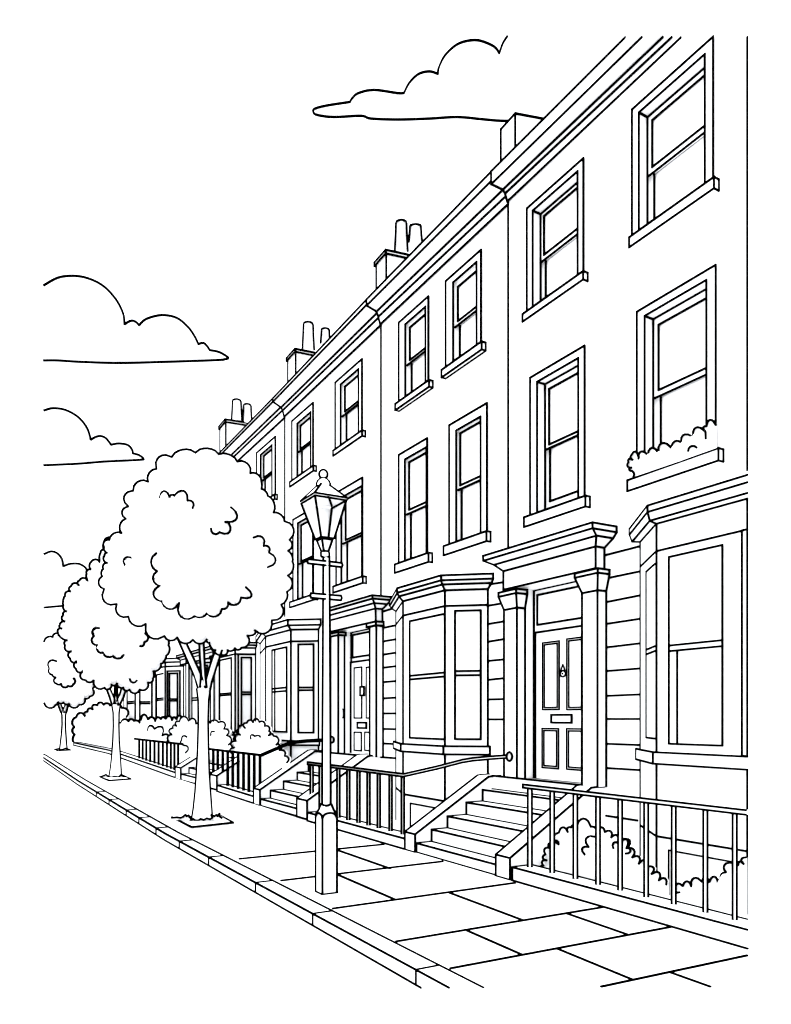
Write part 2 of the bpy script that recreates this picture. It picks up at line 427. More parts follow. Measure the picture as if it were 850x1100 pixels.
def bay(H, pxs, ref, rings, sill, wins, base_line=None, low=None, name='bay_window', o1=.1, basement=None, cut=None, inkbot=None):
    """pxs: px of far wall joint, far corner, near corner, near wall joint. rings: (offset, py at the ref corner)"""
    wf, c1, c2, wn = pxs
    pl = [(XF - .002, YX(wf, XF)), (XB, YX(c1, XB)), (XB, YX(c2, XB))]
    if wn: pl.append((XF - .002, YX(wn, XF)))
    if cut: pl.append((XF - .002, YX(c2, XB)))
    ref += 0
    def ring(o, py=None, z=None):
        q = off(pl, o)
        if cut: q[-2] = (q[-2][0], YX(c2, q[-2][0])); q[-1] = (XF - .002, q[-2][1])
        if z is None: z = ZAT(q[ref][0], q[ref][1], py)
        return [Vector((x, y, z)) for x, y in q]
    R = [ring(o, py) for o, py in rings]
    bz = rise(pl[1][1]) - .05
    sT = ring(.04, sill[0]); sB = ring(.04, sill[1])
    zt, zb = sT[0].z, sB[0].z
    body = MB(); fb = R[-1]
    body.loft([fb, ring(0, z=zt)], inkr=[])
    if low is not None:
        lo = .02
    body.loft([ring(0, z=zb), ring(0, z=bz)], inkr=[])
    if base_line:
        q = ring(0, base_line); body.ink(q[:-1] if cut else q)
        if basement:
            a, b_, py = basement
            A = F(a, py, XB - .003); B = Vector((A.x, YX(b_, A.x), A.z))
            body.ink([B, A, (A.x, A.y, bz)], w=.8); pass
    if cut:
        pass
    # upright edges of the body and what closes it
    e = body
    for k in range(len(pl)):
        x, y = pl[k]
        if k == len(pl) - 1 and cut: continue
        e.ink([(x, y, fb[k].z), (x, y, zt)])
    q = [(p.x, p.y) for p in ring(0, z=zb)]
    for k in range(len(pl)):
        if k == len(pl) - 1 and cut: continue
        x, y = q[k]; e.ink([(x, y, zb), (x, y, bz if inkbot is None else inkbot)])
    for k in range(1, len(pl) - 1):
        x, y = pl[k]; e.ink([(x, y, R[-2][k].z), (x, y, fb[k].z)])
    x, y = pl[0]; e.ink([(x, y, R[-2][0].z), (x, y, fb[0].z)])
    if not cut:
        x, y = pl[-1]; e.ink([(x, y, R[-2][-1].z), (x, y, fb[-1].z)])
    b = body.build(name, H['o'])
    co = MB()
    def cuts(m, rs):
        m.loft(rs, inkr=[] if cut else None, corners=not cut, ends=True)
        if cut:
            for r in rs: m.ink(r[:-1])
            for p, q_ in zip(rs, rs[1:]): m.ink([p[1], q_[1]]); m.ink([p[0], q_[0]])
    cuts(co, R)
    co.build('cornice', b)
    s = MB(); cuts(s, [sT, sB]); s.build('sill', b)
    for face, L, Rr, pt, pb, r1, r2, ins in wins:
        A, B = pl[face], pl[face + 1]
        dx, dy = B[0] - A[0], B[1] - A[1]; ln = math.hypot(dx, dy); n = Vector((dy / ln, -dx / ln, 0))
        TL = V(L, pt, A, B); TRp = V(Rr, HY, A, B); BL = V(L, pb, A, B); z1 = V(L, r1, A, B).z if r1 else None; z2 = V(L, r2, A, B).z if r2 else None
        wm = MB(); t = .012
        def q(P, z, d=t): return Vector((P.x, P.y, z)) + n * d
        mid = (TL + TRp) / 2
        c = [q(TL, TL.z), q(TRp, TL.z), q(TRp, BL.z), q(TL, BL.z)]
        cb = [p - n * .011 for p in c]
        open_r = pxs[face + 1] and abs(pxs[face + 1] - Rr) < 3
        wm.loft([c, cb], inkr=[] if open_r else [0], corners=False, closed=True)
        if open_r: wm.ink([c[1], c[0], c[3], c[2]])
        if r1:
            wm.ink([q(TL, z1), q(TRp, z1)]); wm.ink([q(TL, z2), q(TRp, z2)])
        if ins:
            P = V(ins[0], HY, A, B)
            wm.ink([q(P, z2 if ins[1] else TL.z), q(P, BL.z)])
        wm.build('window', b)
    return b

def rect_ring(X, L, R, py=None, z=None, Xw=XF - .001):
    """plan rectangle against the wall: far end px L, near end px R at front plane X"""
    yl, yr = YX(L, X), YX(R, X)
    if z is None: z = ZAT(X, yr, py)
    return [Vector((Xw, yl, z)), Vector((X, yl, z)), Vector((X, yr, z)), Vector((Xw, yr, z))]

# ---- house 1
H1 = house('nearest terraced house, with a big columned porch and a leafy plant on one sill', 803, 546.1, (1.018, .994, .963, .952, .934))
window(H1, 680, 767.2, .896, 687.4, 758.3, .8827, 700.8, .7895, .7805, (676, 767.2, .7125, .6975), g2=703, gT=.8565)
window(H1, 567, 627.7, .888, 573.2, 621.6, .8753, 584.5, .7855, .7765, (561.4, 626.6, .711, .6975), g2=586.4, gT=.851)
window(H1, 570.5, 629, .590, 578, 622.3, .576, 590, .4603, .4538, (563, 629, .353, .3357), g2=591, gT=.5535, gB=.3645)
window(H1, 685.2, 770, .5942, 693.6, 760, .5815, 707.6, .466, .457, (674, 772, .3538, .3374), g2=710, gT=.5585)
R1l = [596.4,621.6,647,670.4,695.6,721,747.6,772.4,799,825]; R1r = [586.6,613.6,639.4,664.6,691,718,746,772.4,800.4,827.4]
lines = [((650.4, a), (688.4, b)) for a, b in zip(R1l, R1r)] + [((651.5, 876.4), (685, 881.5))]
bay(H1, (688.4, 705.4, 803, None), 1, [(.1,543),(.1,550),(.075,559.4),(0,562.6),(0,592)], (808,820.4),
    [(0,695.8,705,614,792.4,698,703,None), (1,719.5,777,598.5,799,693.6,699.6,(728.5,True)), (1,798,803,570,812,None,None,None)],
    base_line=898.3, cut=True, basement=(718.4, 786, 913.4))
# porch 1
def porch(H, cor, friez, name='porch'):
    p = MB(); R = [rect_ring(*c) for c in cor]
    p.loft(R + [rect_ring(*friez)], inkr=None, ends=True)
    o = p.build(name, H['o'])
    return o
po = porch(H1, [(6.6,519,636.6,561),(6.6,519.3,636.8,567.4),(6.72,530.7,640.8,575.4),(6.85,540.9,640,587)], (6.85,540.9,640,610.3))
def column(parent, Xs, L, R, top, bot_z, cap):
    c = MB(); t = rect_ring(Xs, L, R, top); b = rect_ring(Xs, L, R, z=bot_z)
    c.loft([t, b], inkr=[0], ends=True); o = c.build('column', parent)
    k = MB(); k.loft([rect_ring(*q) for q in cap], ends=True); k.build('capital', o)
ZFL = 1.012
column(po, 6.85, 541.6, 555.4, 652.7, ZFL, [(6.80,535.6,554.6,632.4),(6.80,535.6,554.6,637),(6.85,541.6,555.4,652.7)])
column(po, 6.85, 625.4, 642.0, 634, ZFL, [(6.80,617.5,642.3,610.4),(6.80,617.5,642.3,615.2),(6.85,625.4,642.0,634)])
def door(H, L, R, XD, top_py_at_L, zf, trans, dpan, ledge, knock=None, letter=None, hole=None, transin=None):
    """recessed doorway: door leaf at plane XD between px L and R (seen at XD)"""
    hL, hR, hz = hole
    H['holes'].append((YX(hR, XF), YX(hL, XF), zf, hz))
    yl = YX(hL, XF) - .002; yr = YX(hR, XF) + .002
    fr = MB(); fr.box(XD + .012, XD + .05, yr, yl, zf, hz - .002)
    fr.ink([(XD + .01, yl, zf), (XD + .01, yl, hz), (XD + .01, yr, hz)])
    o = fr.build('door_frame', H['o'])
    a = F(L, top_py_at_L, XD); yR = YX(R, XD)
    d = MB(); d.box(XD, XD + .011, yR, a.y, zf + .004, a.z)
    d.ink([(XD, a.y, zf), (XD, a.y, a.z), (XD, yR, a.z), (XD, yR, zf)])
    dd = d.build('door', H['o'])
    tl, tr, tt, tb = trans
    t = MB(); A = F(tl, tt, XD + .011); B = F(tl, tb, XD + .011); y2 = YX(tr, XD + .011)
    t.box(XD + .006, XD + .0115, y2, A.y, B.z, A.z); X_ = XD + .006
    t.ink([(X_, A.y, A.z), (X_, y2, A.z), (X_, y2, B.z), (X_, A.y, B.z)], True)
    if transin: y3 = YX(transin, X_); t.ink([(X_, y3, A.z), (X_, y3, B.z)])
    t.build('transom_window', o)
    for (l, r, pt, pb, ins) in dpan:
        pm = MB(); A = F(l, pt, XD); B = F(l, pb, XD); y2 = YX(r, XD); X_ = XD - .008
        pm.box(X_, XD - .001, y2, A.y, B.z, A.z)
        pm.ink([(X_, A.y, A.z), (X_, y2, A.z), (X_, y2, B.z), (X_, A.y, B.z)], True, w=.75)
        if ins:
            e = ins; pm.ink([(X_, A.y - e * 1.3, A.z - e), (X_, y2 + e * 1.3, A.z - e), (X_, y2 + e * 1.3, B.z + e), (X_, A.y - e * 1.3, B.z + e)], True, w=.75)
        pm.build('door_panel', dd)
    if letter:
        l, r, pt, pb = letter; pm = MB(); A = F(l, pt, XD); B = F(l, pb, XD); y2 = YX(r, XD); X_ = XD - .015
        pm.box(X_, XD - .001, y2, A.y, B.z, A.z); pm.ink([(X_, A.y, A.z), (X_, y2, A.z), (X_, y2, B.z), (X_, A.y, B.z)], True)
        pm.build('letter_box', dd)
    if knock:
        kx, ky_, rr = knock; c = F(kx, ky_, XD - .03); r = rr * dep(c.x, c.y) / f
        km = MB(); N = 14
        ring = [(c.x, c.y + 1.25 * r * math.cos(2 * math.pi * k / N), c.z + r * math.sin(2 * math.pi * k / N)) for k in range(N)]
        km.poly(ring); km.loft([[Vector(p) for p in ring], [Vector(p) + Vector((.028, 0, 0)) for p in ring]], inkr=[], corners=False, closed=True, cap=False)
        km.ink(ring, True, w=.75)
        km.tube([(c.x - .012, c.y, c.z), (c.x + .01, c.y, c.z)], r * .3, 8, 1)
        zt_ = c.z + r
        km.ink([(c.x, c.y + r * 1.0, zt_ + .0), (c.x, c.y, zt_ + r * 2.0), (c.x, c.y - r * 1.0, zt_ + .0)], w=.7)
        km.build('door_knocker', dd)
    return o
door(H1, 575.3, 640, 7.12, 679.6, ZFL, (577.7, 640, 639.4, 671.3),
     [(583.4,601.3,690.8,762.4,.030),(609.5,627.5,686.5,762.4,.030),(583,600.5,782.5,824.5,.030),(609.3,627.5,782.8,826.2,.030)], None,
     knock=(604.8, 723.7, 3.3), letter=(593.2, 615, 768, 776.3), hole=(566, 636, ZR((772-634.7)/621, 7.12)))
chimney(H1, 538.2, 138.6, 553.6, 121.6, 583.6, 127.3, 0, [])
finish_wall(H1, lines, end=True)
roof_cornice(H1, clip=(671.6, 689.4, 712, 721.5, 731.7))

# ---- house 2
H2 = house('middle terraced house with two windows per upper floor above one bay and no door', 546.1, 409.5, (1.0175, 1.000, .9625, .946, .928))
kw = dict(rec=.03)
window(H2, 429.3, 461, .8875, 436.2, 458, .871, 440.4, .7857, .7785, (424.7, 461, .7125, .698), gT=.857, under=True, **kw)
window(H2, 479.7, 517.6, .887, 487.7, 513, .8713, 492, .788, .780, (474.4, 517.5, .7145, .699), gT=.856, under=True, **kw)
window(H2, 429.3, 459.7, .591, 435.8, 459, .573, 439.6, .4583, .450, (424.2, 460.4, .3495, .330), gT=.5625, **kw)
window(H2, 483.5, 524, .5906, 491, 517.3, .572, 494.5, .4604, .4527, (476.6, 522.7, .352, .333), gT=.563, g2=496, **kw)
lines = [((524.4, a), (541, b)) for a, b in [(628,625.4),(650.6,648),(670.4,667.6),(689.4,686.6),(710,708.4),(730.4,728.6),(751.4,751),(772.8,772.8)]]
lines += [((409.5, a), (426, b)) for a, b in [(657.6,652.5),(675,671.6),(689.4,686.6),(703.6,701),(717.6,715.6),(733,731.6),(750.4,749.4),(766.4,766.4),(783,783.4),(798.6,799.4),(813.4,814.6)]]
# the stones nearest the porch stand on the first house's side of the joint
bay(H2, (426, 433.2, 478, 524.4), 2, [(.1,618),(.1,623.4),(.07,628),(0,634.2),(0,651)], (801.6,810.4),
    [(1,441,476.6,667.4,792.6,726,730,None), (2,489,516.6,656.4,794,721,725.6,None)], base_line=860.7, basement=(441, 478, 863))
chimney(H2, 404.4, 281.7, 415, 269.6, 439.2, 274.8, .075, [(425,437.3,238.8,272),(440,452.6,243.6,262)])
finish_wall(H2, lines, party=(546.1, 217, 590))
roof_cornice(H2, (1.0150, 1.000, .9625, .946, .924))

# ---- house 3
H3 = house('terraced house with the columned front door directly behind the street lamp', 409.5, 306.2, (1.0145, 1.002, .958, .9436, .9213))
window(H3, 361, 389.6, .8785, 366.6, 386, .8615, 370.6, .7845, .777, (358, 389, .706, .692), gT=.848, **kw)
window(H3, 314.4, 337, .877, 320, 334.6, .8565, 322.9, .777, .772, (311.5, 336.6, .7035, .689), gT=.844, **kw)
window(H3, 362, 390, .5886, 367.4, 389.6, .5687, 371.4, .4554, .4486, (358, 389.8, .348, .3315), gT=.558, **kw)
window(H3, 315.6, 337.2, .5843, 320.6, 336.8, .5666, 323.6, .4524, .447, (311.5, 338, .346, .330), gT=.556, **kw)
bay(H3, (280, 285.7, 312.5, 342.5), 2, [(.09,665.7),(.09,671.8),(.0,676.6),(0,689)], (796,800.5),
    [(1,293,308.5,698.5,785.7,740,743.5,(296,False)), (2,320.6,337,692.4,787,738.5,741.6,None)])
po = porch(H3, [(6.6,348,400,639.3),(6.62,348,400.4,643),(6.72,350,402,647.8),(6.85,355,403.5,653.6)], (6.85,355,403.7,667.5), name='porch')
ZF3 = 1.14
column(po, 6.85, 355.6, 363.4, 682.2, ZF3, [(6.83,354.6,363.6,679),(6.83,354.6,363.6,682.2)])
column(po, 6.85, 397.4, 404.3, 672, ZF3, [(6.83,393.9,403.9,667.6),(6.83,393.9,404,671.6)])
door(H3, 376.5, 404, 7.12, 711.7, ZF3, (376.5, 402, 683, 706.8), [(381,389,717.6,771.4,0),(394,402,717,771.4,0),(381,388.6,786.6,806,0),(392.4,402,786.6,806,0)], None,
     letter=(384.8,394.2,776.3,782), hole=(371.4, 403, ZR((772-680.4)/422, 7.12)), transin=379.2)
kn = MB(); A = F(389, 738, 7.1); B = F(393, 747, 7.1); kn.box(7.06, 7.11, B.y, A.y, B.z, A.z)
kn.ink([(7.06, A.y, A.z), (7.06, B.y, A.z), (7.06, B.y, B.z), (7.06, A.y, B.z)], True); kn.build('door_knocker', H3['o'])
bl = MB(); A = F(367.4, 762, 6.99); B = F(370.6, 771, 6.99); bl.box(6.96, 6.998, B.y, A.y, B.z, A.z)
bl.ink([(6.96, A.y, A.z), (6.96, B.y, A.z), (6.96, B.y, B.z), (6.96, A.y, B.z)], w=.7); bl.build('doorbell', H3['o'])
chimney(H3, 309.4, 384.5, 317.7, 375.3, 337, 379.2, .08, [(326.2,337.3,347.4,377),(345.4,354.4,354,370)])
finish_wall(H3, [], party=(409.5, 350, 640))
roof_cornice(H3, (1.003, .992, .950, .936, .913))

# ---- house 4 and the far ones
H4 = house('terraced house half hidden behind the round crown of the nearest tree', 306.2, 222, (1.003, .992, .952, .937, .909))
window(H4, 276.5, 296.4, .8745, 280.5, 293, .857, 283.5, .7765, .770, (273, 295, .6985, .684), gT=.846, **kw)
bay(H4, (231.5, 235.6, 252.6, 275), 2, [(.08,690),(.08,693),(0,696),(0,702.6)], (786.5,789.5),
    [(1,237,249,709.4,786,745.5,747.5,None), (2,256,273.4,703,786.2,None,None,None), (2,259.4,270,706.4,782,743.5,746,None)])
chimney(H4, 236.5, 458, 242.6, 450.8, 265, 454.4, .09, [(250.3,260,430,453),(262,270.6,434.9,455)])
finish_wall(H4, [], party=(306.2, 447, 662))
roof_cornice(H4, (.997, .985, .947, .932, .905))
H5 = house('terraced house whose doorway shows between the forked branches of the nearest tree', 222, 165.5, (.985, .973, .935, .92, .893), 0)
bay(H5, (164.5, 167.5, 177.4, 197.6), 2, [(.06,707.6),(0,711.6),(0,716)], (777,779),
    [(1,169,175.6,725,775,750.5,752.5,None), (2,180,193.4,721,775,None,None,None), (2,182.2,190.8,723.6,775,751,753,None)])
po = porch(H5, [(6.6,190,227,694),(6.62,190,227,697),(6.85,194,229,700)], (6.85,194,229,706), name='porch')
column(po, 6.85, 200, 203, 706, ZF3 + .1, [(6.83,198.5,203.5,704),(6.83,198.5,203.5,706)])
column(po, 6.85, 226.5, 230, 706, ZF3 + .1, [(6.83,225.5,230.5,704),(6.83,225.5,230.5,706)])
w = MB()
for (a, b, t, bo, X) in ((206.5, 222.5, 718, 786, 6.96),):
    A = F(a, t, X); B = F(b, t, X); z = F(a, bo, X).z
    w.box(X, 6.99, B.y, A.y, z, A.z); w.ink([(X, A.y, z), (X, A.y, A.z), (X, B.y, A.z), (X, B.y, z)])
    z2 = F(a, 750, X).z; z3 = F(a, 752.5, X).z; w.ink([(X, A.y, z2), (X, B.y, z2)]); w.ink([(X, A.y, z3), (X, B.y, z3)])
w.build('door', H5['o'])
finish_wall(H5, [((200, y), (227, y - 1.4)) for y in (709, 713)])
roof_cornice(H5)
H6 = house('farthest terraced house, at the end of the row above the low hedge', 165.5, 135, (.965, .953, .915, .90, .873), 0)
bay(H6, (133.4, 136.8, 145.2, 163), 2, [(.05,722),(0,725),(0,728)], (779,780.5),
    [(1,137.4,143.8,733,778,754,756,None), (2,150.4,160.6,731,778,754,756,None)])
finish_wall(H6, [((134.2, 757), (138, 774))])
roof_cornice(H6)

# ------------------------------------------------------------------ front steps
def steps(label, yf2, yf, yn, yn2, xs, zs, zpost, xtop, ztop, ztop2, g, zfl):
    o = thing('front_steps', (XP, (yf + yn) / 2, g), label, 'steps', 'flights of front steps')
    for (a, b) in ((yf + .001, yf2), (yn2, yn - .001)):
        m = MB(); n = a, b
        pr = [(XP, g - .05), (XP, zpost), (xtop, ztop), (xtop + .06, ztop2), (XF - .004, ztop2), (XF - .004, g - .05)]
        A = [Vector((x, a, z)) for x, z in pr]; B = [Vector((x, b, z)) for x, z in pr]
        m.loft([A, B], inkr=[], corners=False, closed=True)
        for R in (A, B): m.ink(R[1:5])
        m.ink([(XP, a, g), (XP, b, g)]); m.ink([(XP, a, g), (XP, a, zpost)]); m.ink([(XP, b, g), (XP, b, zpost)])
        m.ink([(XP, a, zpost), (XP, b, zpost)])
        m.build('side_wall', o)
    zprev = g
    for i, (x, z) in enumerate(zip(xs, zs)):
        m = MB(); xe = XF - .01
        m.box(x, xe, yn, yf, (g - .05) if i == 0 else zprev + .001, z)
        m.ink([(x, yn, z), (x, yf, z)]); m.ink([(x, yf, zprev), (x, yf, z)])
        m.ink([(x, yn, zprev), (x, yf, zprev)], w=1.2)
        xn = xs[i + 1] if i + 1 < len(xs) else None
        if xn: m.ink([(x, yf, z), (xn, yf, z)])
        m.build('step', o); zprev = z
    m = MB(); xl = xs[-1] + .18
    m.box(xl, 7.11, yn + .001, yf - .001, zs[-1] + .002, zfl); m.ink([(xl, yn, zfl), (xl, yf, zfl)]); m.ink([(xl, yn, zs[-1]), (xl, yf, zs[-1])])
    m.build('landing', o)
steps('wide flight of front steps with sloping side walls at the nearest porch', 9.295, 9.02, 7.205, 6.94,
      (5.545, 5.793, 6.06, 6.385, 6.675), (.127, .298, .466, .644, .813), .2527, 6.78, 1.0, 1.006, 0.0, ZFL)
steps('flight of front steps partly hidden by the street lamp post', 15.58, 15.2, 13.22, 12.75,
      (5.54, 5.757, 6.05, 6.36, 6.62), (.175, .345, .525, .70, .88), .37, 6.76, 1.14, 1.15, .035, ZF3)
ya = YX(194.2, XP); yb = YX(188.6, XP); gg = rise(ya)
yc = YX(226, XP); yd = YX(233, XP)
steps('farthest flight of front steps, behind the trunk of the nearest tree', yb, ya, yc, yd,
      (5.54, 5.76, 6.05, 6.36, 6.62), tuple(gg - .02 + v for v in (.175, .345, .52, .70, .88)), gg + .33, 6.76, gg + 1.08, gg + 1.09, gg - .01, gg + 1.1)

# ------------------------------------------------------------------ low walls and railings
def lowwall(label, pn, pf, h=.155, endfar=False):
    y0, y1 = YX(pn, XP), YX(pf, XP); ysx = [y0] + [y for y in (15, 18, 22.5, 26, 30, 33, 38, 44) if y0 < y < y1] + [y1]
    m = MB(); X2 = 5.80
    rings = [[Vector((X2, y, rise(y) - .05)), Vector((X2, y, rise(y) + h)), Vector((XP, y, rise(y) + h)), Vector((XP, y, rise(y) - .05))] for y in ysx]
    for a, b in zip(rings, rings[1:]):
        for k in range(3): m.poly([a[k], a[k + 1], b[k + 1], b[k]])
    m.poly(rings[0]); m.poly(rings[-1])
    m.ink([(XP, y, rise(y) + h) for y in ysx]); yq = YX(pn, X2); m.ink([(X2, y, rise(y) + h) for y in [yq] + [v for v in ysx if v > yq]]); m.ink([(XP, y, rise(y)) for y in ysx], w=1.3)
    y = ysx[-1]; m.ink([(XP, y, rise(y)), (XP, y, rise(y) + h), (X2, y, rise(y) + h)])
    return m.build('low_wall', None, (XP, (y0 + y1) / 2, rise((y0 + y1) / 2)), label=label, category='wall', group='low walls under the railings')
lowwall('low wall nearest the viewer, carrying the railing in front of two bushes', 803, 550.6)
lowwall('low wall between the two nearer flights of steps', 434.6, 330.6)
lowwall('low wall between the nearest tree trunk and the flight behind the lamp post', 272.2, 233.6)
lowwall('long low wall running into the distance in front of the hedge', 188.2, 79.5)

XR = 5.70
def railing(label, bars, feet, pL, pR, rT, rB, bw, hand=None, hw=None, cap=True, ends=True, solid=False):
    ybase = YX(bars[len(bars) // 2], XR)
    o = thing('railing', (XR, ybase, rise(ybase) + .155), label, 'railing', 'iron railings along the front gardens')
    m = MB(); y0, y1 = YX(pR, XR), YX(pL, XR)
    z1, z0 = rT, rB; t = .02
    if not solid:
        m.box(XR - t, XR + t, y0, y1, z0, z1)
        m.ink([(XR - t, y0, z1), (XR - t, y1, z1), (XR - t, y1, z0), (XR - t, y0, z0)], w=1)
    else:
        m.box(XR - t, XR + t, y0, y1, z0, z1); m.ink([(XR, y0, (z0 + z1) / 2), (XR, y1, (z0 + z1) / 2)], w=1.35)
    m.build('top_rail', o)
    for px in bars:
        y = YX(px, XR); D = dep(XR, y); r = bw * D / f
        b = MB(); zf = rise(y) + .155
        if solid:
            b.ink([(XR, y, zf - .0), (XR, y, z0)], w=solid)
        else:
            zb = zf - .0
            b.tube([(XR, y, zb), (XR, y, z0 + .003)], r * .9, 10)
            rt = side((XR, y)) * r; c0 = Vector((XR, y, zb)); c1 = Vector((XR, y, z0))
            b.ink([c1 - rt, c0 - rt, c0 + rt * 0 + Vector((0, 0, -r * .8)), c0 + rt, c1 + rt], w=1.0)
        b.build('bar', o)
    if hand:
        h = MB(); r = hw * dep(XR, y0) / f
        h.tube(hand, r, 10); up = Vector((0, 0, 1))
        P = [Vector(p) for p in hand]
        [h.ink([p + up * r * sg for p in P], w=1.0 if not solid else 1.15) for sg in (1, -1)]
        k = P[-1]; rr = r * 3.1; rt = Vector((S3, -.5, 0))
        ring = [k + rt * (rr * .62 * math.cos(a * math.pi / 8)) + up * (rr * math.sin(a * math.pi / 8)) for a in range(16)]
        ring2 = [p + near(p) * .05 for p in ring]
        h.build('handrail', o)
        kb = MB(); kb.loft([ring2, ring], inkr=[0], corners=False, closed=True); kb.build('handrail_end', o)
    return o
railing('nearest iron railing, with widely spaced bars in front of two bushes', [569.4, 593.4, 618.3, 642.6, 666.4, 694.4, 724, 758, 789.5], None, 563.3, 803,
        ZR(-.1151, XR), ZR(-.1210, XR), 2.1)
A = (XR, YX(434.5, XR)); Bp = (6.82, YX(547.8, 6.82))
h1 = [F(433.5, 832.9, XR), V(470, 824.6, A, Bp), V(497, 817.6, A, Bp), V(508, 815.8, A, Bp), V(525, 814.2, A, Bp), V(547.3, 812.6, A, Bp)]
railing('iron railing to the right of the lamp post, its handrail rising to the nearest porch', [334.9, 344.5, 354, 363.6, 374.3, 385.2, 396, 407, 419.7, 432.8], None, 331.8, 434.5,
        ZR(-.1222, XR), ZR(-.1288, XR), 1.45, hand=h1, hw=1.5)
A = (XR, YX(282, XR)); Bp = (6.82, YX(356.7, 6.82))
h2 = [F(281.5, 811, XR), V(300, 803, A, Bp), V(312, 797.8, A, Bp), V(330, 796, A, Bp), V(356.7, 794.6, A, Bp)]
railing('dark iron railing between the nearest tree trunk and the lamp post', [229.2, 234, 239.4, 244.7, 250.1, 255.9, 261.7, 267.4, 273.2, 279.4], None, 223.4, 282.2,
        ZR(-.1155, XR), ZR(-.1222, XR), 1.2, hand=h2, hw=1.0, solid=1.45)
railing('small dark railing standing in front of the hedge, left of the nearest tree', [149.6, 153.3, 157.2, 161.4, 166, 170.4, 175, 179.4, 183.6, 187.4, 191.4], None, 145, 196,
        ZR(-.1085, XR), ZR(-.1145, XR), 1.0, solid=1.3)

# ------------------------------------------------------------------ bushes
def bush(label, cusps, Xp, b=.38, T=.35, squig=(), name='bush', cat='bush', group='round bushes in the front gardens', centre=None, tail=None, n_ink=None, close=None):
    c = arcs(cusps, b); mb = MB(); pl = lambda x, y: F(x, y, Xp)
    full = c + (close or [])
    cc = centre or (sum(p[0] for p in full) / len(full), sum(p[1] for p in full) / len(full))
    blob(mb, full, [c], pl, Vector((-1, 0, 0)), T, cc, squig, w=1 if cc[0] > 190 else 1.3, face=False, pw=1.7, io=.2)
    bz = pl(cc[0], max(p[1] for p in full))
    return mb.build(name, None, (Xp, pl(*cc).y, bz.z), label=label, category=cat, **({'group': group} if group else {}))
bush('bush right of the nearest steps, the largest one behind the nearest railing',
     [(585,934,.5),(586.2,929.5,.5),(589.5,924,.5),(588.4,917.5,.5),(594,911,.6),(596,905.5,.5),(602.5,906.6,.45),(603,894,.55),(612.4,893.5,.4),(616,888.5,.45),(622,889,.6),(637.5,888,.2),(644,892,.5),(652.5,893.6,.5),(659.4,899.3,.55),(667,903,.6),(675.8,911,.5),(682,920.8,.55),(689,927.5,.6),(698,931,.6),(702.8,938.5,.6),(710.6,945.4,.55),(718.5,950)], 6.0,
     close=[(719, 985), (650, 975), (585, 945)], centre=(645, 925), T=.17,
     squig=[arcs([(639.6,899,-.55),(632.5,910,-.6),(628.3,918)], .4), arcs([(659,911,.5),(665,906)], .4), arcs([(669,902.5,.6),(675,910),(672.4,917)], .5)])
bush('low bush at the bottom right corner behind the nearest railing',
     [(731.2,958.5,.3),(727,955,.5),(735,951.5,.55),(744.3,952,.55),(755.6,946.8,.5),(763.8,947,.65),(773,948,.5),(778,946.4,.4),(782,937,.4),(785.3,926.5,.3),(791,935,.5),(794.5,929,.55),(800.6,928,.5),(803,920.8)], 6.0, T=.1,
     close=[(803, 1000), (735, 985)], centre=(772, 965))
bush('bush between the hedge and the nearest tree trunk, left of the trunk',
     [(183,797,.4),(186,789,.5),(187,782,.5),(191,780,.5),(194,775,.5),(204,774.4,.5),(212,777.6,.4),(219,782)], 6.08, T=.2, b=.4, close=[(222, 830), (195, 832), (186, 815)], centre=(202, 800),
     squig=[arcs([(201,792,-.5),(195.5,795,-.4),(197,800)], .4), arcs([(197,800.6,.5),(199.6,808.5)], .4)])
bush('bush just right of the nearest tree trunk', [(220,790,.4),(224.4,777.6,.5),(229,776.5,.3),(238,776,.5),(244,783,.5),(247,790,.4),(249,800)], 6.35, T=.42, close=[(248, 822), (222, 822)], centre=(234, 800),
     squig=[arcs([(226.6,790,.6),(232,788,.5),(236.6,792.6)], .5)])
bush('round bush in front of the bay window left of the lamp post',
     [(251,809,.4),(253.4,803.5,.5),(256,796,.5),(256,791.5,.4),(260.8,789.5,.4),(259,783,.5),(266,782,.5),(268,776.6,.4),(274.8,776,.55),(281.6,775.6,.4),(287.4,780,.4),(292,785.4,.4),(291.8,790,.4),(297,790.5,.4),(300,800,.3),(304,802,.4),(303.6,806,.4),(309,812,.4),(311.6,819)], 6.2, T=.33,
     close=[(311, 850), (262, 850)], centre=(282, 808), squig=[arcs([(269.6,793.6,.6),(274,791,.55),(278.8,796)], .5)])
bush('long hedge of rounded shrubs behind the small railing',
     [(128.4,787,.5),(130,781,.5),(131.5,776.4,.4),(139,774.8,.35),(145,774.4,.2),(151,776.2,.3),(152.4,773,.7),(160,772.6,.4),(168,774.6,.5),(174,772.4,.4),(179,772,.5),(186,773.5,.5),(191,772.6,.5),(197,771,.4),(201,775,.3),(204,779)], 6.3, T=.2, name='hedge', cat='hedge', group=None,
     close=[(204, 832), (130, 812)], centre=(165, 800), squig=[arcs([(159,784.4,.6),(166,783,.6),(174.6,790,.5),(181,795.4,.5)], .4), arcs([(180,796,.5),(186,796.5)], .5)])
bush('big rounded bush at the far end of the row, behind the middle tree trunk',
     [(80,797,.15),(81.4,789,.3),(81,781,.3),(83,770.4,.45),(93,770,.4),(95.4,764.4,.4),(101,762,.45),(106,757.6,.4),(113,757,.3),(120,757.8,.3),(133,760.6,.4),(138,770)], 6.3, T=.36,
     close=[(140, 790), (130, 815), (100, 806)], centre=(110, 788))
